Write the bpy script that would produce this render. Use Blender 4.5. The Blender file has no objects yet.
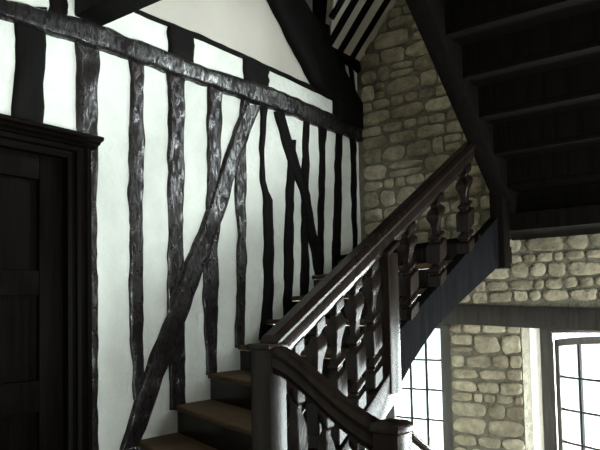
import bpy, bmesh, math, random
from mathutils import Vector, Matrix, noise

# ------------------------------------------------------------------ setup
S = 1.25            # drawing units -> metres
OZ = 2.67           # eye level above the lower floor, drawing units
SC = bpy.context.scene
COL = SC.collection
random.seed(11)

def W(x, y, z):
    return Vector((x * S, y * S, (z + OZ) * S))

class MB:
    """collects shapes in drawing units; build() links them as ONE mesh object"""
    def __init__(self):
        self.v, self.f, self.m, self.t = [], [], [], []
    def add(self, vs, fs, mi=0, tint=0.5):
        o = len(self.v)
        self.v += [tuple(p) for p in vs]
        self.f += [tuple(o + i for i in f) for f in fs]
        self.m += [mi] * len(fs)
        self.t += [tint] * len(vs)
        return self
    def box(self, x0, x1, y0, y1, z0, z1, mi=0):
        vs = [(x, y, z) for x in (x0, x1) for y in (y0, y1) for z in (z0, z1)]
        fs = [(0, 1, 3, 2), (4, 6, 7, 5), (0, 4, 5, 1), (2, 3, 7, 6), (0, 2, 6, 4), (1, 5, 7, 3)]
        return self.add(vs, fs, mi)
    def prism(self, poly, axis, a, b, mi=0):
        """poly in the two other axes, extruded along axis ('x','y','z') from a to b"""
        def P(p, h):
            u, w = p
            return {'x': (h, u, w), 'y': (u, h, w), 'z': (u, w, h)}[axis]
        n = len(poly)
        vs = [P(p, a) for p in poly] + [P(p, b) for p in poly]
        fs = [tuple(range(n - 1, -1, -1)), tuple(range(n, 2 * n))]
        fs += [(i, (i + 1) % n, n + (i + 1) % n, n + i) for i in range(n)]
        return self.add(vs, fs, mi)
    def rings(self, rs, closed=True, caps=True, mi=0):
        """loft equal-length rings"""
        n = len(rs[0]); vs = [p for r in rs for p in r]; fs = []
        for k in range(len(rs) - 1):
            for i in range(n if closed else n - 1):
                j = (i + 1) % n
                fs.append((k * n + i, k * n + j, (k + 1) * n + j, (k + 1) * n + i))
        if caps:
            fs.append(tuple(range(n - 1, -1, -1)))
            fs.append(tuple((len(rs) - 1) * n + i for i in range(n)))
        return self.add(vs, fs, mi)
    def build(self, name, mats, parent=None, bevel=0, segs=2, smooth=False, angle=40):
        if not isinstance(mats, (list, tuple)):
            mats = [mats]
        xs = [[p[i] for p in self.v] for i in range(3)]
        c = W((min(xs[0]) + max(xs[0])) / 2, (min(xs[1]) + max(xs[1])) / 2, min(xs[2]))
        me = bpy.data.meshes.new(name)
        me.from_pydata([W(*p) - c for p in self.v], [], self.f)
        for m in mats:
            me.materials.append(m)
        me.polygons.foreach_set('material_index', self.m)
        at = me.color_attributes.new('tint', 'FLOAT_COLOR', 'POINT')
        for i, t in enumerate(self.t):
            at.data[i].color = (t, t, t, 1)
        bm = bmesh.new(); bm.from_mesh(me)
        bmesh.ops.recalc_face_normals(bm, faces=bm.faces)
        if bevel:
            es = [e for e in bm.edges if len(e.link_faces) == 2 and e.calc_face_angle(0) > 0.5]
            bmesh.ops.bevel(bm, geom=es, offset=bevel * S, segments=segs, affect='EDGES', profile=0.6, clamp_overlap=True)
        bm.to_mesh(me); bm.free()
        if smooth or bevel:
            me.polygons.foreach_set('use_smooth', [True] * len(me.polygons))
            me.set_sharp_from_angle(angle=math.radians(angle))
        o = bpy.data.objects.new(name, me)
        COL.objects.link(o)
        if parent:
            o.parent = parent
            o.location = c - parent.location
        else:
            o.location = c
        return o

def tag(o, label=None, cat=None, group=None, kind=None):
    if label: o['label'] = label
    if cat: o['category'] = cat
    if group: o['group'] = group
    if kind: o['kind'] = kind
    return o

def thing(name, loc, label=None, cat=None, group=None, kind=None):
    o = bpy.data.objects.new(name, None)
    o.empty_display_size = .1
    COL.objects.link(o)
    o.location = W(*loc)
    return tag(o, label, cat, group, kind)

def place_copy(o, delta, parent):
    c = o.copy(); COL.objects.link(c)
    c.parent = parent
    c.location = o.location + Vector(delta) * S
    return c

# ------------------------------------------------------------------ materials
def mat(name):
    m = bpy.data.materials.new(name); m.use_nodes = True
    nt = m.node_tree
    b = nt.nodes['Principled BSDF']
    def N(kind, **kw):
        n = nt.nodes.new(kind)
        for k, v in kw.items():
            if k in n.inputs: n.inputs[k].default_value = v
            else: setattr(n, k, v)
        return n
    return m, nt, b, N, nt.links.new

def ramp(N, stops):
    r = N('ShaderNodeValToRGB')
    e = r.color_ramp.elements
    e[0].position, e[0].color = stops[0][0], (*stops[0][1], 1)
    e[1].position, e[1].color = stops[-1][0], (*stops[-1][1], 1)
    for p, c in stops[1:-1]:
        x = e.new(p); x.color = (*c, 1)
    return r

def wood(name, dark, light, rough=.4, grain=(22, 22, 2.2), bump=.25, dist=.012, facets=0, spec=.5, facet_scale=9, patchy=False, rvar=1.0):
    m, nt, b, N, L = mat(name)
    tc = N('ShaderNodeTexCoord')
    mp = N('ShaderNodeMapping'); mp.inputs['Scale'].default_value = grain
    L(tc.outputs['Object'], mp.inputs['Vector'])
    n1 = N('ShaderNodeTexNoise', Scale=1.6, Detail=6, Roughness=.62)
    L(mp.outputs[0], n1.inputs['Vector'])
    r = ramp(N, [(.3, dark), (.72, light)])
    L(n1.outputs['Fac'], r.inputs['Fac'])
    L(r.outputs['Color'], b.inputs['Base Color'])
    rr = N('ShaderNodeMapRange'); rr.inputs['To Min'].default_value = rough - .1 * rvar; rr.inputs['To Max'].default_value = rough + .14 * rvar
    L(n1.outputs['Fac'], rr.inputs['Value']); L(rr.outputs[0], b.inputs['Roughness'])
    b.inputs['Specular IOR Level'].default_value = spec
    bp = N('ShaderNodeBump', Strength=bump, Distance=dist)
    L(n1.outputs['Fac'], bp.inputs['Height'])
    if facets:
        mp2 = N('ShaderNodeMapping'); mp2.inputs['Scale'].default_value = (facet_scale, facet_scale * 1.3, facet_scale * .6)
        mp2.inputs['Rotation'].default_value = (.5, 0, 0)
        L(tc.outputs['Object'], mp2.inputs['Vector'])
        n2 = N('ShaderNodeTexNoise', Scale=1.5, Detail=4, Roughness=.6, Distortion=1.4)
        L(mp2.outputs[0], n2.inputs['Vector'])
        if patchy:
            pr = ramp(N, [(.36, (.60, .60, .60)), (.62, (.18, .18, .18))])
            L(n2.outputs['Fac'], pr.inputs['Fac']); L(pr.outputs['Color'], b.inputs['Roughness'])
            ps = N('ShaderNodeMapRange'); ps.inputs['From Min'].default_value = .38; ps.inputs['From Max'].default_value = .58
            ps.inputs['To Min'].default_value = .12; ps.inputs['To Max'].default_value = .85
            n3 = N('ShaderNodeTexNoise', Scale=patchy, Detail=2); L(tc.outputs['Object'], n3.inputs['Vector'])
            mr = N('ShaderNodeMapRange'); mr.inputs['From Min'].default_value = .38; mr.inputs['From Max'].default_value = .60
            mr.inputs['To Min'].default_value = .22; mr.inputs['To Max'].default_value = 1.25
            ml = N('ShaderNodeMath', operation='MULTIPLY')
            L(n3.outputs['Fac'], mr.inputs['Value'])
            L(n2.outputs['Fac'], ps.inputs['Value']); L(ps.outputs[0], ml.inputs[0]); L(mr.outputs[0], ml.inputs[1])
            L(ml.outputs[0], b.inputs['Specular IOR Level'])
        b2 = N('ShaderNodeBump', Strength=facets, Distance=.05)
        L(n2.outputs['Fac'], b2.inputs['Height']); L(bp.outputs[0], b2.inputs['Normal'])
        L(b2.outputs[0], b.inputs['Normal'])
    else:
        L(bp.outputs[0], b.inputs['Normal'])
    return m

def plaster(name, a, c, bump=.35, scale=5):
    m, nt, b, N, L = mat(name)
    tc = N('ShaderNodeTexCoord')
    n1 = N('ShaderNodeTexNoise', Scale=scale, Detail=5, Roughness=.6)
    n2 = N('ShaderNodeTexNoise', Scale=scale * 4, Detail=4, Roughness=.6)
    L(tc.outputs['Object'], n1.inputs['Vector']); L(tc.outputs['Object'], n2.inputs['Vector'])
    r = ramp(N, [(.3, a), (.65, c)])
    L(n1.outputs['Fac'], r.inputs['Fac']); L(r.outputs['Color'], b.inputs['Base Color'])
    b.inputs['Roughness'].default_value = .75
    b.inputs['Specular IOR Level'].default_value = .25
    p1 = N('ShaderNodeBump', Strength=bump, Distance=.04); L(n1.outputs['Fac'], p1.inputs['Height'])
    p2 = N('ShaderNodeBump', Strength=bump * .5, Distance=.012); L(n2.outputs['Fac'], p2.inputs['Height'])
    L(p1.outputs[0], p2.inputs['Normal']); L(p2.outputs[0], b.inputs['Normal'])
    return m

def stone():
    m, nt, b, N, L = mat('rubble_stone')
    tc = N('ShaderNodeTexCoord')
    at = N('ShaderNodeAttribute', attribute_name='tint')
    r = ramp(N, [(0, (.25, .212, .148)), (.35, (.36, .312, .225)), (.7, (.45, .395, .29)), (1, (.57, .51, .39))])
    L(at.outputs['Fac'], r.inputs['Fac'])
    n1 = N('ShaderNodeTexNoise', Scale=9, Detail=8, Roughness=.68)
    L(tc.outputs['Object'], n1.inputs['Vector'])
    r2 = ramp(N, [(.3, (.45, .45, .43)), (.7, (1.25, 1.24, 1.2))])
    L(n1.outputs['Fac'], r2.inputs['Fac'])
    mx = N('ShaderNodeMix', data_type='RGBA', blend_type='MULTIPLY'); mx.inputs['Factor'].default_value = 1
    L(r.outputs['Color'], mx.inputs[6]); L(r2.outputs['Color'], mx.inputs[7])
    L(mx.outputs[2], b.inputs['Base Color'])
    b.inputs['Roughness'].default_value = .88
    b.inputs['Specular IOR Level'].default_value = .2
    bp = N('ShaderNodeBump', Strength=.9, Distance=.05); L(n1.outputs['Fac'], bp.inputs['Height'])
    L(bp.outputs[0], b.inputs['Normal'])
    return m

def glass():
    m, nt, b, N, L = mat('window_glass')
    out = nt.nodes['Material Output']
    tr = N('ShaderNodeBsdfTransparent'); tr.inputs['Color'].default_value = (.93, .96, .95, 1)
    gl = N('ShaderNodeBsdfGlossy'); gl.inputs['Roughness'].default_value = .05
    lw = N('ShaderNodeLayerWeight', Blend=.5)
    pw = N('ShaderNodeMath', operation='POWER'); pw.inputs[1].default_value = 5
    fr = N('ShaderNodeMapRange'); fr.inputs['To Min'].default_value = .03; fr.inputs['To Max'].default_value = .6
    L(lw.outputs['Facing'], pw.inputs[0]); L(pw.outputs[0], fr.inputs['Value'])
    mx = N('ShaderNodeMixShader')
    L(fr.outputs[0], mx.inputs[0]); L(tr.outputs[0], mx.inputs[1]); L(gl.outputs[0], mx.inputs[2])
    L(mx.outputs[0], out.inputs['Surface'])
    return m

TIMBER = wood('old_black_timber', (.007, .006, .0062), (.028, .021, .020), rough=.22, bump=.22, facets=.15, dist=.012, facet_scale=9.5, patchy=3.2)
DULLW = wood('dull_black_timber', (.004, .0036, .0036), (.008, .0065, .006), rough=.55, bump=.4, dist=.012, spec=.05)  # darker and less glossy than the polished studs
BEAMW = wood('worn_beam_timber', (.005, .0045, .005), (.018, .015, .014), rough=.42, bump=.2, facets=.10, facet_scale=9, dist=.012, patchy=1.3)
DARKWOOD = wood('dark_stair_oak', (.005, .0034, .0028), (.015, .010, .0078), rough=.25, bump=.008, spec=.11, rvar=.15)
SHADEW = wood('shaded_string_oak', (.005, .005, .0052), (.011, .011, .0115), rough=.85, bump=.05, spec=0)  # shade on the upper string put into a darker, duller oak
LINTELW = wood('lintel_oak', (.022, .019, .016), (.048, .042, .036), rough=.6, bump=.3, spec=.15)
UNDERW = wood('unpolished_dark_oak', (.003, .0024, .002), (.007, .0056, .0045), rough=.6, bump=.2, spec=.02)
GLAREW = wood('glare_paled_casement_oak', (.10, .095, .085), (.18, .17, .155), rough=.55, bump=.2)  # window glare on the casements put into a paler oak
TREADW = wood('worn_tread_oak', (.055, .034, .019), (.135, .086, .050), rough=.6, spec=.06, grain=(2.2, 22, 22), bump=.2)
DOORW = wood('dark_door_oak', (.0018, .0013, .001), (.0055, .0038, .0028), rough=.45, bump=.2, spec=.03)
FRAMEW = wood('grey_window_oak', (.040, .036, .032), (.085, .078, .070), rough=.5, bump=.25)
PLASTER = plaster('white_limewash', (.66, .675, .615), (.75, .76, .70), bump=.6)
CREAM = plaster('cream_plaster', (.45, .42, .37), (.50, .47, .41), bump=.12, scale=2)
LOWBOUNCE = plaster('low_bounce_dark_plaster', (.13, .12, .10), (.20, .18, .15))  # unseen right and front walls, kept dark to cut bounced light
STONE = stone()
CEILP = plaster('ceiling_plaster', (.70, .66, .58), (.76, .72, .65), bump=.12, scale=2)
FLAGS = plaster('stone_flags', (.30, .28, .24), (.40, .38, .33))
MORTAR = plaster('lime_mortar', (.11, .10, .07), (.19, .17, .125), bump=.8, scale=14)
REVEAL = plaster('limewashed_reveal', (.62, .58, .48), (.76, .72, .62), bump=.7, scale=9)
FLOORW = wood('floor_boards', (.045, .030, .020), (.10, .07, .048), rough=.5, grain=(22, 2.2, 22))
GLASS = glass()
m_, nt_, b_, N_, L_ = mat('wrought_iron'); b_.inputs['Base Color'].default_value = (.02, .02, .02, 1); b_.inputs['Roughness'].default_value = .5; b_.inputs['Metallic'].default_value = .6
IRON = m_

LX, BY = -2.9, 4.64          # faces of the timbered wall and of the rubble wall
RX, FY = 1.6, -1.6           # right and front walls
ZF, ZC, ZL = -OZ, 3.0, -1.126  # lower floor, ceiling, door landing
G, R_ = .266, .154           # going and riser of the flight along the wall

# ------------------------------------------------------------------ left wall: plaster skin on a core
def sheet(mb, x, y0, y1, z0, z1, mi, step=.07, amp=.006, side=1):
    ny = max(2, int((y1 - y0) / step)); nz = max(2, int((z1 - z0) / step))
    vs, fs = [], []
    for i in range(ny + 1):
        for j in range(nz + 1):
            y = y0 + (y1 - y0) * i / ny; z = z0 + (z1 - z0) * j / nz
            vs.append((x + amp * noise.noise((y * 3.1, z * 2.3, 4.2)) + amp * .5 * noise.noise((y * 9, z * 8, 1.2)), y, z))
    for i in range(ny):
        for j in range(nz):
            a = i * (nz + 1) + j
            fs.append((a, a + nz + 1, a + nz + 2, a + 1))
    mb.add(vs, fs, mi)

mb = MB()
DY0, DY1, DZ1 = .86, 1.96, .80      # door opening
mb.box(LX - .30, LX - .13, FY, DY0, ZF, ZC, 0)
mb.box(LX - .30, LX - .13, DY1, BY, ZF, 1.96, 0)
mb.box(LX - .30, LX - .13, DY1, 4.2, 1.96, ZC, 0)
mb.box(LX - .30, LX - .13, DY0, DY1, DZ1, ZC, 0)
mb.box(LX - .30, LX - .13, DY0, DY1, ZF, ZL, 0)
for y0, y1, z0, z1 in ((FY, DY0 - .06, ZF, 1.66), (DY0 - .06, DY1 + .06, DZ1 + .05, 1.66), (DY1 + .06, BY, ZF, 1.66), (DY0, DY1, ZF, ZL)):
    sheet(mb, LX, y0, y1, z0, z1, 0)
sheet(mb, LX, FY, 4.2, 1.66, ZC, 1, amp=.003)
sheet(mb, LX, 4.2, BY, 1.66, 2.0, 0, amp=.003)
tag(mb.build('wall_left', [PLASTER, CREAM], smooth=True), kind='structure')

# ------------------------------------------------------------------ hewn timbers of the left wall
def along(pts, n):
    d = [0]
    for a, b in zip(pts, pts[1:]):
        d.append(d[-1] + math.hypot(b[0] - a[0], b[1] - a[1]))
    out = []; k = 0
    for i in range(n + 1):
        s = d[-1] * i / n
        while k < len(d) - 2 and s > d[k + 1]: k += 1
        t = (s - d[k]) / max(1e-6, d[k + 1] - d[k])
        out.append((pts[k][0] + (pts[k + 1][0] - pts[k][0]) * t, pts[k][1] + (pts[k + 1][1] - pts[k][1]) * t))
    return out, d[-1]

def timber(name, left, right, proud, label, cat, group, rough=1.0, m=None):
    _, ln = along(left, 4)
    n = max(14, int(ln / .035))
    A, _ = along(left, n); B, _ = along(right, n)
    sd = random.uniform(0, 50); rs = []
    us = (0, .035, .12, .3, .5, .7, .88, .965, 1)
    for i in range(n + 1):
        (ya, za), (yb, zb) = A[i], B[i]
        wl = .012 * rough * noise.noise((sd, i * .33, 0)) + .003 * rough * noise.noise((sd, i * .9, 3))
        wr = .012 * rough * noise.noise((sd + 9, i * .33, 0)) + .003 * rough * noise.noise((sd + 9, i * .9, 3))
        wd = max(.02, math.hypot(yb - ya, zb - za))
        ring = [(LX - .05, ya + (yb - ya) * wl / wd, za + (zb - za) * wl / wd)]
        for u in us:
            uu = u + (1 - u) * wl / wd + u * wr / wd
            e = min(u, 1 - u)
            rise = proud * (0.45 if e == 0 else .8 if e < .05 else 1.0)
            rise += .006 * rough * noise.noise((sd + u * 2.0, i * .16, 7)) + .0018 * rough * noise.noise((sd + u * 5, i * .5, 2))
            ring.append((LX + rise, ya + (yb - ya) * uu, za + (zb - za) * uu))
        ring.append((LX - .05, ya + (yb - ya) * (1 + wr / wd), za + (zb - za) * (1 + wr / wd)))
        rs.append(ring)
    o = MB().rings(rs).build(name, m or TIMBER, smooth=True, angle=60)
    return tag(o, label, cat, group)

P = {
's0':([(1.669, 1.432), (1.674, 1.33), (1.664, 1.092), (1.65, 0.902), (1.646, 0.855)],[(1.833, 1.49), (1.828, 1.38), (1.822, 1.133), (1.812, 0.937), (1.812, 0.888)]),
's1':([(1.994, 1.408), (2.0, 1.282), (1.999, 1.078), (1.999, 0.926), (2.021, 0.87)],[(2.138, 1.454), (2.131, 1.32), (2.124, 1.108), (2.123, 0.951), (2.123, 0.889)]),
's1b':([(2.057, 0.871), (2.061, 0.481), (2.059, 0.079), (2.063, -0.416), (2.061, -0.758)],[(2.122, 0.884), (2.114, 0.486), (2.118, 0.079), (2.116, -0.422), (2.12, -0.77)]),
's2':([(2.324, 1.419), (2.33, 1.322), (2.335, 1.158), (2.326, 0.884), (2.318, 0.667), (2.323, 0.452), (2.319, 0.08), (2.324, -0.132), (2.336, -0.316), (2.341, -0.448)],[(2.434, 1.452), (2.426, 1.348), (2.424, 1.18), (2.422, 0.901), (2.412, 0.679), (2.41, 0.46), (2.413, 0.08), (2.404, -0.135), (2.416, -0.323), (2.428, -0.458)]),
's3':([(2.593, 1.406), (2.599, 1.309), (2.604, 1.107), (2.595, 0.932), (2.591, 0.645), (2.596, 0.419), (2.585, 0.192), (2.588, -0.144), (2.593, -0.366), (2.591, -0.532)],[(2.741, 1.447), (2.731, 1.343), (2.728, 1.134), (2.717, 0.954), (2.713, 0.66), (2.702, 0.426), (2.714, 0.195), (2.709, -0.149), (2.706, -0.377), (2.711, -0.547)]),
's4':([(2.921, 1.398), (2.92, 1.329), (2.909, 1.172), (2.914, 1.02), (2.911, 0.805), (2.89, 0.59), (2.87, 0.378), (2.864, 0.08), (2.87, -0.068), (2.876, -0.186), (2.881, -0.363)],[(3.053, 1.432), (3.043, 1.359), (3.04, 1.201), (3.028, 1.041), (3.023, 0.821), (3.019, 0.604), (2.989, 0.386), (2.983, 0.081), (2.98, -0.071), (2.969, -0.191), (2.965, -0.37)]),
's5':([(3.228, 1.372), (3.195, 1.169), (3.164, 1.034), (3.15, 0.84), (3.156, 0.681), (3.181, 0.524), (3.158, 0.333), (3.152, 0.081), (3.136, -0.218)],[(3.306, 1.391), (3.282, 1.187), (3.259, 1.051), (3.255, 0.855), (3.251, 0.692), (3.247, 0.53), (3.252, 0.337), (3.227, 0.081), (3.21, -0.222)]),
's6':([(3.417, 1.397), (3.415, 1.315), (3.399, 1.076), (3.404, 0.876), (3.412, 0.81), (3.431, 0.746), (3.425, 0.545), (3.42, 0.345), (3.413, 0.081), (3.366, -0.179)],[(3.49, 1.414), (3.477, 1.329), (3.44, 1.083), (3.445, 0.882), (3.464, 0.817), (3.514, 0.756), (3.53, 0.554), (3.524, 0.35), (3.506, 0.081), (3.498, -0.185)]),
's7':([(3.713, 1.203), (3.696, 1.023), (3.666, 0.774), (3.647, 0.494), (3.623, 0.082), (3.617, -0.122)],[(3.806, 1.221), (3.788, 1.038), (3.757, 0.785), (3.748, 0.502), (3.723, 0.082), (3.717, -0.126)]),
's8':([(3.894, 1.399), (3.893, 1.347), (3.874, 1.161), (3.853, 0.868), (3.84, 0.487), (3.815, 0.082)],[(3.98, 1.418), (3.966, 1.363), (3.947, 1.174), (3.937, 0.879), (3.924, 0.492), (3.91, 0.082)]),
's9':([(4.08, 1.386), (4.086, 1.199), (4.059, 0.821), (4.035, 0.5), (4.01, 0.155)],[(4.184, 1.408), (4.164, 1.213), (4.136, 0.83), (4.111, 0.505), (4.085, 0.156)]),
's10':([(4.318, 1.381), (4.298, 1.237), (4.269, 0.846), (4.227, 0.46), (4.202, 0.157)],[(4.402, 1.398), (4.382, 1.252), (4.365, 0.857), (4.335, 0.467), (4.282, 0.159)]),
's11':([(4.501, 1.378), (4.511, 1.275), (4.508, 0.874), (4.505, 0.477), (4.491, 0.161)],[(4.575, 1.392), (4.6, 1.291), (4.582, 0.883), (4.578, 0.481), (4.564, 0.162)]),
'u0':([(1.844, 1.573), (1.844, 1.494), (1.844, 1.424)],[(1.943, 1.61), (1.943, 1.529), (1.943, 1.458)]),
'u1':([(2.604, 1.660), (2.61, 1.545), (2.609, 1.434)],[(2.802, 1.660), (2.808, 1.606), (2.806, 1.489)]),
'u2':([(3.245, 1.655), (3.252, 1.576), (3.259, 1.432)],[(3.51, 1.655), (3.507, 1.646), (3.503, 1.493)]),
'k1':([(4.372, 2.028), (4.421, 1.857), (4.514, 1.679)],[(4.414, 2.04), (4.464, 1.869), (4.559, 1.69)]),
'k2':([(4.499, 2.0), (4.536, 1.848), (4.542, 1.654)],[(4.543, 2.013), (4.581, 1.859), (4.587, 1.664)]),
'b1':([(3.247, 1.337), (3.044, 0.95), (2.847, 0.514), (2.708, 0.282), (2.568, -0.031), (2.409, -0.312), (2.255, -0.674), (2.205, -0.786)],[(3.406, 1.374), (3.191, 0.974), (3.0, 0.528), (2.876, 0.289), (2.711, -0.035), (2.55, -0.324), (2.372, -0.693), (2.318, -0.808)]),
'b2':([(3.563, 1.369), (3.655, 1.122), (3.84, 0.845), (3.947, 0.465), (4.034, 0.141)],[(3.651, 1.388), (3.768, 1.142), (3.936, 0.857), (4.034, 0.471), (4.11, 0.141)]),
'beam':([(1.508, 1.453), (1.601, 1.446), (2.024, 1.495), (2.864, 1.487), (3.504, 1.521), (4.268, 1.504), (4.654, 1.49)],[(1.508, 1.349), (1.601, 1.353), (1.994, 1.367), (2.862, 1.376), (3.858, 1.376), (4.633, 1.363), (4.664, 1.364)]),
'strip':([(2.367, 1.672), (2.867, 1.685), (3.529, 1.673), (4.288, 1.657)],[(2.367, 1.649), (2.867, 1.654), (3.528, 1.645), (4.286, 1.617)]),
'plate':([(4.104, 2.056), (4.303, 2.047), (4.678, 2.019)],[(4.102, 1.994), (4.301, 1.983), (4.674, 1.926)]),
'big':([(2.60, 2.995), (3.499, 2.13), (3.735, 1.903), (3.989, 1.666), (4.127, 1.633), (4.28, 1.631), (4.28, 1.459)],[(3.03, 2.995), (3.875, 2.266), (4.069, 2.144), (4.26, 1.995), (4.561, 1.756), (4.655, 1.663), (4.653, 1.465)]),
}
GS = 'upright studs of the timbered wall'
for k, pr, lab in (
    ('s0', .018, 'broad black timber stud above the door cornice, under the long beam'),
    ('s1', .018, 'black timber stud rising from the right end of the door cornice to the beam'),
    ('s1b', .014, 'narrow black timber strip running down the right side of the door frame'),
    ('s2', .016, 'first full-height black stud right of the door, left of the leaning brace foot'),
    ('s3', .016, 'second full-height black stud right of the door, running down to the second visible step'),
    ('s4', .016, 'third full-height black stud right of the door, crossed midway by the glossy leaning brace'),
    ('s5', .016, 'crooked glossy black stud just right of the top of the wide leaning brace'),
    ('s6', .016, 'black stud with a thin neck in its upper half and a swelling below'),
    ('s7', .014, 'short-topped black stud starting below the thin brace, on its left side'),
    ('s8', .014, 'straight black stud crossed by the thin brace, fourth from the stone wall'),
    ('s9', .014, 'black stud meeting the foot of the thin brace, third from the stone wall'),
    ('s10', .014, 'black stud leaning slightly at its foot, second from the stone wall'),
    ('s11', .014, 'black stud nearest the corner with the stone wall'),
    ):
    timber('timber_stud', *P[k], pr, lab, 'timber stud', GS, m=DULLW if k in ('s0', 's6', 's7', 's8', 's9', 's10', 's11') else None)
GU = 'short studs above the long beam'
for k, lab in (('u0', 'short black stud above the long beam, left of the tie beam'),
               ('u1', 'short black stud between the beam and the thin upper rail, nearer the door'),
               ('u2', 'short wide black stud between the beam and the thin upper rail, farther from the door'),
               ('k1', 'short thin stud under the wall plate, touching the thick brace'),
               ('k2', 'short thin stud under the wall plate, nearest the stone wall corner')):
    timber('short_stud', *P[k], .020, lab, 'timber stud', GU, m=DULLW)
timber('timber_brace', *P['b1'], .028, 'wide glossy black brace leaning from the beam down to the stair foot', 'timber brace', None)
timber('timber_brace', *P['b2'], .024, 'thin black brace leaning the other way, near the stone wall', 'timber brace', None, m=DULLW)
timber('timber_brace', *P['big'], .065, 'very thick black brace above the beam, in the upper corner', 'timber brace', None, m=DULLW)
timber('long_beam', *P['beam'], .045, 'long black horizontal beam across the top of the timbered wall', 'beam', None, m=BEAMW)
timber('upper_rail', *P['strip'], .016, 'thin black rail edging the white strip above the long beam', 'rail', None, .4, m=DULLW)
timber('wall_plate', *P['plate'], .04, 'short black wall plate at the foot of the striped sloping ceiling', 'beam', None, .5, m=DULLW)
o = MB().box(-2.93, -2.835, 4.04, 4.20, 1.93, 2.95).build('roof_post', DULLW, bevel=.008)
tag(o, 'upright black post rising behind the thick brace, left of the striped ceiling', 'post')
o = MB().box(-2.92, RX + .1, 1.99, 2.16, 1.505, 1.86).build('tie_beam', DULLW, bevel=.012)
tag(o, 'heavy black tie beam overhead, crossing the room from above the door', 'beam')

# ------------------------------------------------------------------ ceiling with its slope, rafters
SM, SZ = 1.1307, 1.975
def slope_z(x): return SZ + SM * (x - LX)
xt = LX + (ZC - SZ) / SM
mb = MB()
mb.box(LX - .3, RX + .3, FY - .2, 3.2, ZC, ZC + .12, 0)
mb.box(xt, RX + .3, 3.2, BY + .3, ZC, ZC + .12, 0)
n = 8; low = []; up = []
yv = lambda z: 4.2 - (z - 2.02) * 1.0
pts = [(LX - .02, 4.2, slope_z(LX - .02))] + [(LX + (z - SZ) / SM, yv(z), z) for z in (2.05, 2.25, 2.5, 2.75, ZC)]
base = [(p[0], BY + .05, p[2]) for p in pts]
vs = pts + base; k = len(pts)
fs = [(i, i + 1, k + i + 1, k + i) for i in range(k - 1)]
mb.add(vs, fs, 0)
mb.add([(p[0] - .05, p[1], p[2] + .05) for p in vs], fs, 0)
wv = pts + [(p[0], p[1], ZC + .05) for p in pts]
mb.add(wv, [(i, i + 1, k + i + 1, k + i) for i in range(k - 1)], 0)
mb.box(LX - .3, xt, 3.2, BY + .3, ZC + .12, ZC + .2, 0)
tag(mb.build('ceiling', CEILP), kind='structure')

for yc, wd, x1, lab in ((4.515, .062, -2.02, 'black rafter of the striped sloping ceiling, nearest the stone wall'),
                    (4.345, .070, -2.02, 'black rafter of the striped sloping ceiling, second from the stone wall'),
                    (4.185, .070, -2.02, 'black rafter of the striped sloping ceiling, third from the stone wall'),
                    (4.05, .062, -2.05, 'black rafter of the striped sloping ceiling, beside the upright post')):
    rs = []; sd = yc * 7
    x0 = LX + .0 if yc > 4.1 else LX + .155
    for i in range(15):
        x = x0 + (x1 - x0) * i / 14
        z = slope_z(x) - .006; a = wd / 2 * (1 + .10 * noise.noise((sd, i * .5, 0))); w_ = .008 * noise.noise((sd, i * .4, 5))
        nx, nz = .75 * .010, -.66 * .010
        rs.append([(x, yc + w_ - a, z + .01), (x + nx, yc + w_ - a * .85, z + nz), (x + nx, yc + w_ + a * .85, z + nz), (x, yc + w_ + a, z + .01)])
    tag(MB().rings(rs).build('rafter', DULLW), lab, 'rafter', 'rafters of the striped ceiling')

# ------------------------------------------------------------------ rubble wall with its openings
BT = .42
W1, W2, W3 = (-2.84, -2.235), (-1.565, -.735), (-.20, .76)     # lower windows, x ranges at the frames
ZS, ZH = -1.75, -.10                                          # sill, head
U1, U2 = (-1.56, .10), (.62, 1.40)                            # windows over the stair landing, the right one added unseen
UZ0, UZ1 = .85, 2.55
mb = MB()
y1 = BY + BT
mb.box(LX - .3, RX + .3, BY, y1, ZF, ZS, 0)
def pier(xa, xb, sa, sb):     # splayed pier, sa/sb = splay widths on its two sides
    poly = [(xa, BY), (xb, BY), (xb + sb, BY + .22), (xb + sb, y1), (xa - sa, y1), (xa - sa, BY + .22)]
    mb.prism(poly, 'z', ZS, ZH, 0)
pier(LX - .3, -2.86, 0, .02)
pier(-2.155, -1.625, .08, .06)
pier(-.675, -.27, .06, .07)
pier(.83, RX + .3, .07, 0)
mb.box(LX - .3, RX + .3, BY, y1, ZH, UZ0, 0)
mb.box(LX - .3, U1[0], BY, y1, UZ0, UZ1, 0); mb.box(U1[1], U2[0], BY, y1, UZ0, UZ1, 0); mb.box(U2[1], RX + .3, BY, y1, UZ0, UZ1, 0)
mb.box(LX - .3, RX + .3, BY, y1, UZ1, ZC, 0)
# limewashed splays as thin skins
for xf, xr in ((-1.625, -1.565), (-.27, -.20)):
    mb.add([(xf + .002, BY + .012, ZS), (xr + .002, BY + .22, ZS), (xr + .002, BY + .22, ZH), (xf + .002, BY + .012, ZH)], [(0, 1, 2, 3)], 2)
for xf, xr in ((-2.155, -2.235), (-.675, -.735), (.83, .76)):
    mb.add([(xf - .002, BY + .012, ZS), (xr - .002, BY + .22, ZS), (xr - .002, BY + .22, ZH), (xf - .002, BY + .012, ZH)], [(0, 1, 2, 3)], 2)

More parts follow.
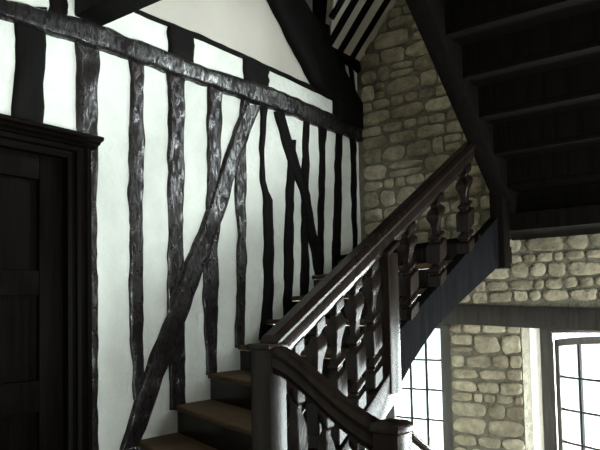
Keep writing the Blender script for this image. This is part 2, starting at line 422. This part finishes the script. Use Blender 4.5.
def one_stone(x0, x1, z0, z1, w):
    """w: warp function of the course; rounded block with a domed face"""
    cx, cz, hx, hz = (x0 + x1) / 2, (z0 + z1) / 2, (x1 - x0) / 2 - .0045, (z1 - z0) / 2 - .0045
    if hx < .014 or hz < .01: return
    d = random.uniform(.007, .020); ex = random.uniform(2.6, 5.5); n = 18
    jit = [random.uniform(-.16, .06) for _ in range(n)]
    skew = random.uniform(-.10, .10); sd = random.uniform(0, 99)
    tl, tr = random.uniform(-.16, .16), random.uniform(-.16, .16)
    rings = []
    for s, dy in ((1.0, .012), (1.0, -.25 * d), (.93, -.72 * d), (.72, -d), (.36, -1.03 * d)):
        ring = []
        for i in range(n):
            a = 2 * math.pi * i / n
            c, q = math.cos(a), math.sin(a)
            rr = (abs(c) ** ex + abs(q) ** ex) ** (-1 / ex)
            rr *= 1 + .5 * (jit[i] + jit[i - 1])
            u, v = c * rr * s, q * rr * s
            x = cx + hx * u + skew * hz * v
            z = cz + hz * v * (1 + (tl if u < 0 else tr) * abs(u)) + w(x)
            ring.append((x, BY + dy + (.007 * noise.noise((x * 18 + sd, z * 18, 0)) if dy < 0 else 0), z))
        rings.append(ring)
    k = len(mb.v)
    n0 = len(mb.v)
    mb.rings(rings, caps=False, mi=1)
    mb.f.append(tuple(n0 + 4 * n + i for i in range(n))); mb.m.append(1)
    t = min(1, max(0, random.gauss(.5, .22)))
    for i in range(k, len(mb.v)): mb.t[i] = t

def rubble(xa, xb, za, zb, hmin, hmax, holes=()):
    z = za
    row = 0
    while z < zb - .03:
        h = random.uniform(hmin, hmax)
        if zb - z - h < hmin * .7: h = zb - z
        sd = random.uniform(0, 99)
        amp = min(.012, h * .12)
        w = lambda x, sd=sd: amp * noise.noise((x * 1.6 + sd, 0, 0))
        x = xa
        while x < xb - .02:
            l = h * random.uniform(.9, 2.6)
            if xb - x - l < h * .6: l = xb - x
            cxm, czm = x + l / 2, z + h / 2
            if not any(a < cxm < b and c < czm < d for a, b, c, d in holes):
                q = random.random()
                if h > .11 and q < .25:
                    f = random.uniform(.35, .65)
                    one_stone(x, x + l, z, z + h * f, w); one_stone(x, x + l, z + h * f, z + h, w)
                elif h > .12 and q < .38 and l > .2:
                    f = random.uniform(.35, .65)
                    one_stone(x, x + l * f, z, z + h, w); one_stone(x + l * f, x + l, z, z + h * .5, w); one_stone(x + l * f, x + l, z + h * .5, z + h, w)
                else:
                    one_stone(x, x + l, z, z + h, w)
            x += l
        z += h; row += 1
holes = [(U1[0] - .03, U1[1] + .03, UZ0 - .03, UZ1 + .03), (U2[0] - .03, U2[1] + .03, UZ0 - .03, UZ1 + .03)]
rubble(LX + .03, RX - .02, .03, ZC - .02, .07, .15, holes)
rubble(-2.155, -1.625, ZS, ZH - .01, .05, .14)
rubble(-.675, -.27, ZS, ZH - .01, .05, .14)
rubble(.83, RX - .02, ZS, ZH - .01, .06, .13)
rubble(LX + .02, RX - .02, ZF, ZS - .02, .10, .17)
tag(mb.build('wall_back', [MORTAR, STONE, REVEAL], smooth=True, angle=70), kind='structure')

# lintel beam over the lower windows (it sags a little to the right)
rs = []
for i in range(31):
    x = LX + .01 + (RX - .02 - LX) * i / 30
    zt = .040 - .050 * (x + 2.26) if x < -1.1 else -.018 - .010 * (x + 1.1)
    zb = -.105 - .050 * (x + 2.26) if x < -1.1 else -.163 - .004 * (x + 1.1)
    j = .006 * noise.noise((i * .4, 3, 3)); f = BY - .030 + .006 * noise.noise((i * .5, 9, 1))
    rs.append([(x, BY + .20, zb), (x, f + .008, zb + j), (x, f, zb + .012 + j), (x, f, zt - .012 + j), (x, f + .008, zt + j), (x, BY + .20, zt)])
tag(MB().rings(rs).build('lintel_beam', LINTELW, smooth=True), 'long grey oak lintel set in the stone wall above both low windows', 'beam')

# ------------------------------------------------------------------ windows
def frame(mb, xa, xb, za, zb, y, w, d):
    mb.box(xa, xa + w, y, y + d, za, zb); mb.box(xb - w, xb, y, y + d, za, zb)
    mb.box(xa + w, xb - w, y, y + d, zb - w, zb); mb.box(xa + w, xb - w, y, y + d, za, za + w)

def plain_window(name, xa, xb, za, zb, y, nx, zs, fw=.095):
    r = thing(name, ((xa + xb) / 2, y, za), kind='structure')
    f = MB(); frame(f, xa, xb, za, zb, y, fw, .09); f.build('window_frame', FRAMEW, r, bevel=.006)
    ia, ib = xa + fw, xb - fw
    c = MB()
    for i in range(1, nx):
        x = ia + (ib - ia) * i / nx
        c.box(x - .011, x + .011, y + .03, y + .052, za + fw, zb - fw)
    for z in zs:
        c.box(ia, ib, y + .034, y + .048, z - .008, z + .008)
    c.build('glazing_bars', IRON, r)
    MB().box(ia - .01, ib + .01, y + .052, y + .056, za + fw - .01, zb - fw + .01).build('pane', GLASS, r)
    return r
YF = BY + .20
zs1 = [-.166 - .232 * i for i in range(7)]
plain_window('window_1', W1[0], W1[1], ZS, -.06, YF, 3, zs1[1:])

def arched_window(name, xa, xb, open_left, single=False):
    """fixed oak frame with two arch-headed casements, the left one ajar"""
    r = thing(name, ((xa + xb) / 2, YF, ZS), kind='structure')
    f = MB(); fw = .085
    f.box(xa, xa + fw, YF, YF + .10, ZS, -.14); f.box(xb - fw, xb, YF, YF + .10, ZS, -.14)
    f.box(xa + fw, xb - fw, YF, YF + .10, ZS, ZS + fw); f.box(xa + fw, xb - fw, YF, YF + .10, -.185, -.10)
    f.build('window_frame', FRAMEW, r, bevel=.006)
    ia, ib = xa + fw, xb - fw
    mid = ib + .02 if single else (ia + ib) / 2
    if not single: MB().box(mid - .02, mid + .02, YF, YF + .06, ZS + fw, -.185).build('mullion', FRAMEW, r, bevel=.005)
    wl = mid - .02 - ia
    for side in ((0,) if single else (0, 1)):
        hx = ia if side == 0 else ib
        sg = 1 if side == 0 else -1
        ang = math.radians(open_left if side == 0 else 0)
        ux, uy = math.cos(ang) * sg, -math.sin(ang)
        vx, vy = math.sin(ang) * sg * sg, math.cos(ang)
        def T(u, d, z): return (hx + ux * u + math.sin(ang) * d, YF + .03 + uy * u + math.cos(ang) * d, z)
        top = lambda u: -.232 + .040 * (1 - ((u - wl) / wl) ** 2)
        def bar(m, u0, u1, z0, z1, d0=0, d1=.035):
            vs = [T(u, d, z) for u in (u0, u1) for d in (d0, d1) for z in (z0, z1)]
            m.add(vs, [(0, 1, 3, 2), (4, 6, 7, 5), (0, 4, 5, 1), (2, 3, 7, 6), (0, 2, 6, 4), (1, 5, 7, 3)])
        m = MB(); st = .046
        bar(m, .004, st, ZS + fw + .005, top(0)); bar(m, wl - st, wl - .002, ZS + fw + .005, top(wl))
        bar(m, st, wl - st, ZS + fw + .005, ZS + fw + .045)
        rs = []
        for i in range(11):
            u = .004 + (wl - .006) * i / 10
            rs.append([T(u, 0, top(u) - .048), T(u, .035, top(u) - .048), T(u, .035, top(u)), T(u, 0, top(u))])
        m.rings(rs)
        cs = m.build('casement', GLAREW, r)
        b = MB()
        for q in ((1, 2) if single else (1,)):
            u = wl * q / (3 if single else 2)
            bar(b, u - .011, u + .011, ZS + fw + .04, top(u) - .03, .008, .026)
        for q in range(1, 7):
            bar(b, st, wl - st, top(0) - .03 - .222 * q - .008, top(0) - .03 - .222 * q + .008, .010, .024)
        b.build('glazing_bars', IRON, r)
        p = MB(); bar(p, st - .005, wl - st + .005, ZS + fw + .035, top(0) - .02, .026, .029)
        p.build('pane', GLASS, r)
arched_window('window_2', W2[0], W2[1], 32, True)
arched_window('window_3', W3[0], W3[1], 0)
zu = [UZ0 + .095 + .30 * i for i in range(1, 6)]
plain_window('window_4', U1[0], U1[1], UZ0, UZ1, YF, 5, zu)
plain_window('added_window_5', U2[0], U2[1], UZ0, UZ1, YF, 3, zu)  # unseen window, added for more daylight on the studs

def added_side_window(name, ya, yb, za, zb, x):
    r = thing(name, (x, (ya + yb) / 2, za), kind='structure')
    f = MB(); w = .08
    f.box(x, x + .08, ya, ya + w, za, zb); f.box(x, x + .08, yb - w, yb, za, zb)
    f.box(x, x + .08, ya + w, yb - w, za, za + w); f.box(x, x + .08, ya + w, yb - w, zb - w, zb)
    f.build('window_frame', FRAMEW, r, bevel=.005)
    c = MB()
    for i in range(1, 4):
        y = ya + (yb - ya) * i / 4; c.box(x + .03, x + .05, y - .009, y + .009, za + w, zb - w)
    for i in range(1, 5):
        z = za + (zb - za) * i / 5; c.box(x + .034, x + .046, ya + w, yb - w, z - .007, z + .007)
    c.build('glazing_bars', IRON, r)
    MB().box(x + .052, x + .056, ya + w - .01, yb - w + .01, za + w - .01, zb - w + .01).build('pane', GLASS, r)
added_side_window('added_window_6', 2.45, 3.85, -1.75, -.35, RX + .12)  # unseen window, added to brighten the stone pier
added_side_window('added_window_7', -.3, 1.5, -.95, .35, RX + .12)  # unseen window, added to brighten the lower timbered wall

# ------------------------------------------------------------------ remaining shell
mb = MB()
for b in ((FY - .2, BY, ZF, -1.75), (FY - .2, BY, .35, ZC), (1.5, BY, -.35, .35), (FY - .2, -.3, -1.75, .35), (-.3, 2.45, -1.75, -.95), (1.5, 2.45, -.95, -.35), (3.85, BY, -1.75, -.35)):
    mb.box(RX, RX + .25, *b)
tag(mb.build('wall_right', LOWBOUNCE), kind='structure')
tag(MB().box(LX - .3, RX, FY - .25, FY, ZF, ZC).build('wall_front', LOWBOUNCE), kind='structure')
tag(MB().box(LX - .3, RX + .25, FY - .25, BY + BT, ZF - .2, ZF).build('floor', FLAGS), kind='structure')
EX = -1.03                       # line of the lower flight's balustrade
mb = MB()
mb.prism([(LX, FY), (RX, FY), (RX, 1.80), (-1.45, 1.80), (-1.45, 1.86), (LX, 1.86)], 'z', ZL - .14, ZL)
tag(mb.build('floor_landing', FLOORW), kind='structure')
SKW = .43
def yw(i, x): return 2.386 + G * i - SKW * (x - LX)
ZT = -.664 + R_ * 8              # upper landing
mb = MB()
mb.prism([(-1.47, 4.042), (RX, 4.042), (RX, BY + .01), (-1.67, BY + .01)], 'z', ZT - .105, ZT)
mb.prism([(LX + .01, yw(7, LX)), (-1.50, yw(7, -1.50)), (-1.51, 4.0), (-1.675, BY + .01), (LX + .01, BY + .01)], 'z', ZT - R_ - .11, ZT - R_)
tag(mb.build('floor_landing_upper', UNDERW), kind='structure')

# ------------------------------------------------------------------ door
r = thing('door_1', (LX, 1.41, ZL), kind='structure')
def moulding(mb, path):
    """sweep a stepped moulding; path lists (y,z) of the inner edge plus outward direction"""
    prof = [(0, -.06), (0, -.005), (.018, .004), (.030, .004), (.036, .022), (.052, .030), (.070, .030), (.078, .045), (.098, .048), (.104, .030), (.104, -.06)]
    rs = [[(LX + d, y + dy * o, z + dz * o) for o, d in prof] for (y, z, dy, dz) in path]
    mb.rings(rs)
mb = MB()
moulding(mb, [(DY1 - .005, ZL, 1, 0), (DY1 - .005, DZ1 - .02, 1, 1), (DY0 + .005, DZ1 - .02, -1, 1), (DY0 + .005, ZL, -1, 0)])
mb.build('door_frame', DOORW, r)
mb = MB()
prof = [(-.05, .835), (.05, .835), (.058, .846), (.078, .852), (.086, .862), (.108, .868), (.112, .876), (.112, .886), (.085, .896), (.03, .902), (-.05, .902)]
mb.rings([[(LX + d, y, z) for d, z in prof] for y in (.66, 2.085)])
mb.build('cornice', DOORW, r, bevel=.003)
mb = MB()
mb.box(LX - .125, LX - .075, DY0 - .05, DY1 + .06, ZL + .01, DZ1 + .05)
for y0, y1 in ((DY0 - .05, DY0 + .11), (1.35, 1.46), (DY1 - .13, DY1 + .06)):
    mb.box(LX - .08, LX - .05, y0, y1, ZL + .01, DZ1)
for z0, z1 in ((ZL + .01, ZL + .2), (-.45, -.30), (.1, .22), (.66, DZ1 + .05)):
    mb.box(LX - .08, LX - .051, DY0 + .11, 1.35, z0, z1); mb.box(LX - .08, LX - .051, 1.46, DY1 - .13, z0, z1)
mb.build('door_leaf', DOORW, r, bevel=.006)

# ------------------------------------------------------------------ flight along the timbered wall
SX0, SX1 = -1.535, -1.468        # outer string
fl = thing('staircase', (-2.2, 2.2, ZL), 'worn oak stair flight climbing along the timbered wall', 'staircase')
for i in range(-2, 7):
    z = -.664 + R_ * i
    a, b = LX - .02, SX0 - .008
    n0, n1 = yw(i, a) - .022, yw(i, b) - .022
    k0, k1 = yw(i + 1, a) + .012, yw(i + 1, b) + .012
    MB().prism([(a, n0), (b, n1), (b, k1), (a, k0)], 'z', z - .030, z).build('tread', TREADW, fl, bevel=.010, segs=3)
for i in range(-2, 8):
    z = -.664 + R_ * i
    a, b = LX - .02, SX0 - .010
    MB().prism([(a, yw(i, a)), (b, yw(i, b)), (b, yw(i, b) + .02), (a, yw(i, a) + .02)], 'z', z - R_, z - .034).build('riser', DARKWOOD, fl)
YC = 2.60                         # the slim newel, where the string steps up
def s_top(y): return -.427 + .680 * (y - 2.323) if y < YC else -.091 + .5138 * (y - 2.712)
def s_bot(y):
    pts = [(1.5, -1.10), (2.451, -.489), (2.717, -.324), (2.857, -.217), (3.052, -.103), (3.24, -.017), (3.956, .255), (4.2, .34)]
    for (a, za), (b, zb) in zip(pts, pts[1:]):
        if y <= b: return za + (zb - za) * (y - a) / (b - a)
for ya, yb, xa, xb, m in ((1.83, YC - .001, SX0, SX1, DARKWOOD), (YC, 3.96, SX0 - .02, SX1 - .03, SHADEW)):
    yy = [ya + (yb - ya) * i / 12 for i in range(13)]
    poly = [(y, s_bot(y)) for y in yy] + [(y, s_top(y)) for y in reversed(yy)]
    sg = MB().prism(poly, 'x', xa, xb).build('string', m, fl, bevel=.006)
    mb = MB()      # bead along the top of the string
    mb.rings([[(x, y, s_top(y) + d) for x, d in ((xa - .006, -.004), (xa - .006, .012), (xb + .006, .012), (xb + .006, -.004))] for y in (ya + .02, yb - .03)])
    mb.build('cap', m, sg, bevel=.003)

# ------------------------------------------------------------------ balustrades
RAILP = [(-.022, 0), (-.034, -.008), (-.041, -.020), (-.038, -.032), (-.031, -.038), (-.034, -.050), (-.034, -.072), (-.027, -.082), (-.023, -.098)]
def handrail(pts, lat, name, parent, h=1.0, m=None):
    """pts: centre line of the rail's top; lat: sideways unit vector"""
    prof = RAILP + [(-u, d) for u, d in reversed(RAILP)]
    rs = [[(p[0] + lat[0] * u, p[1] + lat[1] * u, p[2] + d * h) for u, d in prof] for p in pts]
    return MB().rings(rs).build(name, m or DARKWOOD, parent, smooth=True, angle=28)

BAL = [(0, .036), (.12, .036), (.125, .022), (.15, .022), (.17, .034), (.205, .034), (.235, .021), (.26, .023), (.268, .038), (.47, .038),
       (.485, .024), (.51, .022), (.535, .032), (.555, .032), (.575, .019), (.63, .018), (.70, .023), (.77, .036), (.815, .038), (.85, .030), (.88, .019), (.905, .020), (.92, .033), (1, .033)]
def baluster(x, y, zb, zt, k, axis, parent, fat=1.0):
    """square turned baluster whose mouldings rake with the rail (slope k along axis)"""
    rs = []
    for t, w in BAL:
        w *= fat; z = zb + (zt - zb) * t
        ring = []
        for dx, dy in ((-1, -1), (1, -1), (1, 1), (-1, 1)):
            s = (dx if axis == 'x' else dy) * w
            ring.append((x + dx * w * .92, y + dy * w, z + k * s))
        rs.append(ring)
    return MB().rings(rs).build('baluster', DARKWOOD, parent, bevel=.003, segs=1, angle=30)

bs = thing('balustrade', (-1.5, 1.8, ZL), 'dark oak balustrade with carved balusters along the wall-side flight', 'balustrade')
def r_top(y): return -.094 + .570 * (y - 1.772)
XC = -1.505
handrail([(XC, y, r_top(y)) for y in [1.80 + .1 * i for i in range(18)] + [3.56]], (1, 0), 'handrail', bs, 1.12)
# tall newel at the foot and the slim newel at mid flight
mb = MB()
mb.box(-1.552, -1.466, 1.752, 1.842, ZL, -.125)
mb.box(-1.560, -1.458, 1.744, 1.850, -.125, -.106)
nw = mb.build('newel_post', DARKWOOD, bs, bevel=.006)
mb = MB()
mb.box(-1.575, -1.462, 2.555, 2.645, s_bot(2.64) + .01, .250)
mb.prism([(2.547, .228), (2.653, .288), (2.653, .310), (2.547, .250)], 'x', -1.580, -1.456)
mb.build('newel_post', DARKWOOD, bs, bevel=.005)
for y in (1.94, 2.075, 2.205, 2.345, 2.48, 2.81, 3.12, 3.48):
    baluster(XC, y, s_top(y) + .010, r_top(y) - .105, .585, 'y', bs, .86 if y < 2.6 else 1.05)

b2 = thing('balustrade', (-1.25, 1.8, ZL), 'short dark balustrade curving down from the tall newel to the low newel', 'balustrade')
path = [(-1.470, -.112), (-1.44, -.120), (-1.40, -.138), (-1.35, -.168), (-1.30, -.203), (-1.25, -.240), (-1.20, -.274), (-1.15, -.303), (-1.11, -.323), (-1.065, -.342)]
YB = 1.795
handrail([(x, YB, z) for x, z in path], (0, 1), 'handrail', b2, .95)
def c_top(x):
    for (a, za), (b, zb) in zip(path, path[1:]):
        if x <= b: return za + (zb - za) * (x - a) / (b - a)
    return path[-1][1]
mb = MB()
bz = ZL
mb.rings([[(x, y, bz + d) for y, d in ((YB - .03, 0), (YB + .03, 0), (YB + .03, .10), (YB - .03, .10))] for x in (-1.46, -1.07)])
mb.build('base_rail', DARKWOOD, b2, bevel=.005)
for x in (-1.385, -1.270, -1.155):
    baluster(x, YB, bz + .10, c_top(x) - .075, -.6, 'x', b2, .62)
rs = []
for z, w in ((ZL, .043), (-.365, .043), (-.362, .049), (-.348, .050), (-.338, .046), (-.330, .034), (-.326, .014)):
    rs.append([(-1.029 + dx * w, YB + dy * w, z) for dx, dy in ((-1, -1), (1, -1), (1, 1), (-1, 1))])
MB().rings(rs).build('newel_post', DARKWOOD, b2, bevel=.004)

b3 = thing('balustrade', (EX, 3.0, ZF), 'lower balustrade going down beyond the low newel towards the window', 'balustrade')
def l_top(y): return -.352 - .56 * (y - 1.84)
handrail([(EX, y, l_top(y)) for y in [1.835 + .15 * i for i in range(17)]], (1, 0), 'handrail', b3, .9)
def ls_top(y): return -1.03 - .579 * (y - 1.84)
for i in range(14):
    y = 1.99 + .165 * i
    baluster(EX, y, ls_top(y) + .0, l_top(y) - .085, -.57, 'y', b3, .9)
fl0 = thing('staircase', (-.25, 3.0, ZF), 'lower oak stair flight going down below the windows', 'staircase')
MB().prism([(1.80, ls_top(1.80) - .22), (1.80, ls_top(1.80)), (4.42, ls_top(4.42)), (4.42, ZF), (4.2, ZF)], 'x', EX - .033, EX + .033).build('string', DARKWOOD, fl0, bevel=.005)
for i in range(9):
    z = ZL - R_ * (i + 1); y = 1.80 + G * i
    MB().box(EX + .03, .5, y - .01, y + G + .02, z - .034, z).build('tread', TREADW, fl0, bevel=.008)
    MB().box(EX + .03, .5, y - .012, y + .008, z, z + R_ - .034).build('riser', DARKWOOD, fl0)

# ------------------------------------------------------------------ flight overhead
ov = thing('staircase', (-.6, 4.0, ZT), 'dark stair flight overhead, seen from underneath', 'staircase')
G2, R2 = .1975, .169
NU = 13
for i in range(1, NU + 1):
    z = ZT + R2 * i; y = 4.150 - G2 * (i - 1)
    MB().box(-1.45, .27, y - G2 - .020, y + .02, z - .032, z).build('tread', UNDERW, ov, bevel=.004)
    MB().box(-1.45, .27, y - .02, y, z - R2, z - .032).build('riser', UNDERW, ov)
def o_bot(y): return .567 + .817 * (4.068 - y)
for xa, xb in ((-1.535, -1.43), (.265, .35)):
    ye = 4.150 - G2 * NU
    poly = [(4.03, o_bot(4.03)), (4.045, ZT - .01), (4.16, ZT - .01), (4.16, o_bot(4.03) + .24), (ye, o_bot(ye) + .32), (ye, o_bot(ye))]
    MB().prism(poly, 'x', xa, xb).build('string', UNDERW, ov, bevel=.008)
mb = MB()
mb.box(-1.545, -1.462, 3.935, 4.035, .235, .70)
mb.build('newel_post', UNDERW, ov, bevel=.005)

# ------------------------------------------------------------------ daylight
w = bpy.data.worlds.new('World'); SC.world = w; w.use_nodes = True
w.node_tree.nodes['Background'].inputs['Color'].default_value = (.86, .94, 1, 1)
w.node_tree.nodes['Background'].inputs['Strength'].default_value = 2.0

LW, LU = 80, 20        # brightness of the sky seen from the low and the upper windows
def daylight(name, x0, x1, z0, z1, lum, y=BY + BT + .25):
    li = bpy.data.lights.new(name, 'AREA'); li.shape = 'RECTANGLE'
    li.size = (x1 - x0) * S; li.size_y = (z1 - z0) * S; li.energy = lum * math.pi * li.size * li.size_y; li.color = (.94, .98, 1)
    o = bpy.data.objects.new(name, li); COL.objects.link(o)
    o.location = W((x0 + x1) / 2, y, (z0 + z1) / 2)
    o.rotation_euler = (math.radians(-90), 0, 0)      # shines towards -Y, into the room
    return o
daylight('window_and_fill_daylight', -2.95, -2.15, -1.8, 0, LW)
daylight('window_and_fill_daylight', -1.75, -.6, -1.8, 0, LW)
daylight('window_and_fill_daylight', -.35, .95, -1.8, 0, LW)
daylight('window_and_fill_daylight', -1.7, .25, .75, 2.65, LU)
daylight('window_and_fill_daylight', .55, 1.5, .75, 2.65, LU)  # daylight for the added right-hand landing window
o = daylight('window_and_fill_daylight', 2.3, 4.0, -1.9, -.2, LW * .55)
o.location = W(RX + .55, 3.15, -1.05); o.rotation_euler = (math.radians(90), 0, math.radians(90))   # fill through the added low side window, towards -X
o = daylight('window_and_fill_daylight', -.4, 1.6, -1.05, .45, LW * .46)
o.location = W(RX + .55, .6, -.3); o.rotation_euler = (math.radians(90), 0, math.radians(90))  # fill for the lower timbered wall, through the other added window

# ------------------------------------------------------------------ camera
cd = bpy.data.cameras.new('camera'); cam = bpy.data.objects.new('camera', cd); COL.objects.link(cam)
th, pt, ro = math.radians(37.2), math.radians(3), .02
fw = Vector((-math.sin(th) * math.cos(pt), math.cos(th) * math.cos(pt), math.sin(pt)))
r0 = Vector((math.cos(th), math.sin(th), 0)); u0 = r0.cross(fw)
rv = r0 * math.cos(ro) - u0 * math.sin(ro); uv = u0 * math.cos(ro) + r0 * math.sin(ro)
M = Matrix((rv, uv, -fw)).transposed().to_4x4()
M.translation = W(0, 0, 0)
cam.matrix_world = M
cd.sensor_width = 36; cd.sensor_fit = 'HORIZONTAL'; cd.lens = 680 / 600 * 36; cd.shift_y = 51 / 600
cd.clip_start = .02
SC.camera = cam
vs_ = SC.view_settings
vs_.view_transform = 'Standard'; vs_.look = 'None'; vs_.exposure = .08; vs_.gamma = 1; vs_.use_curve_mapping = False
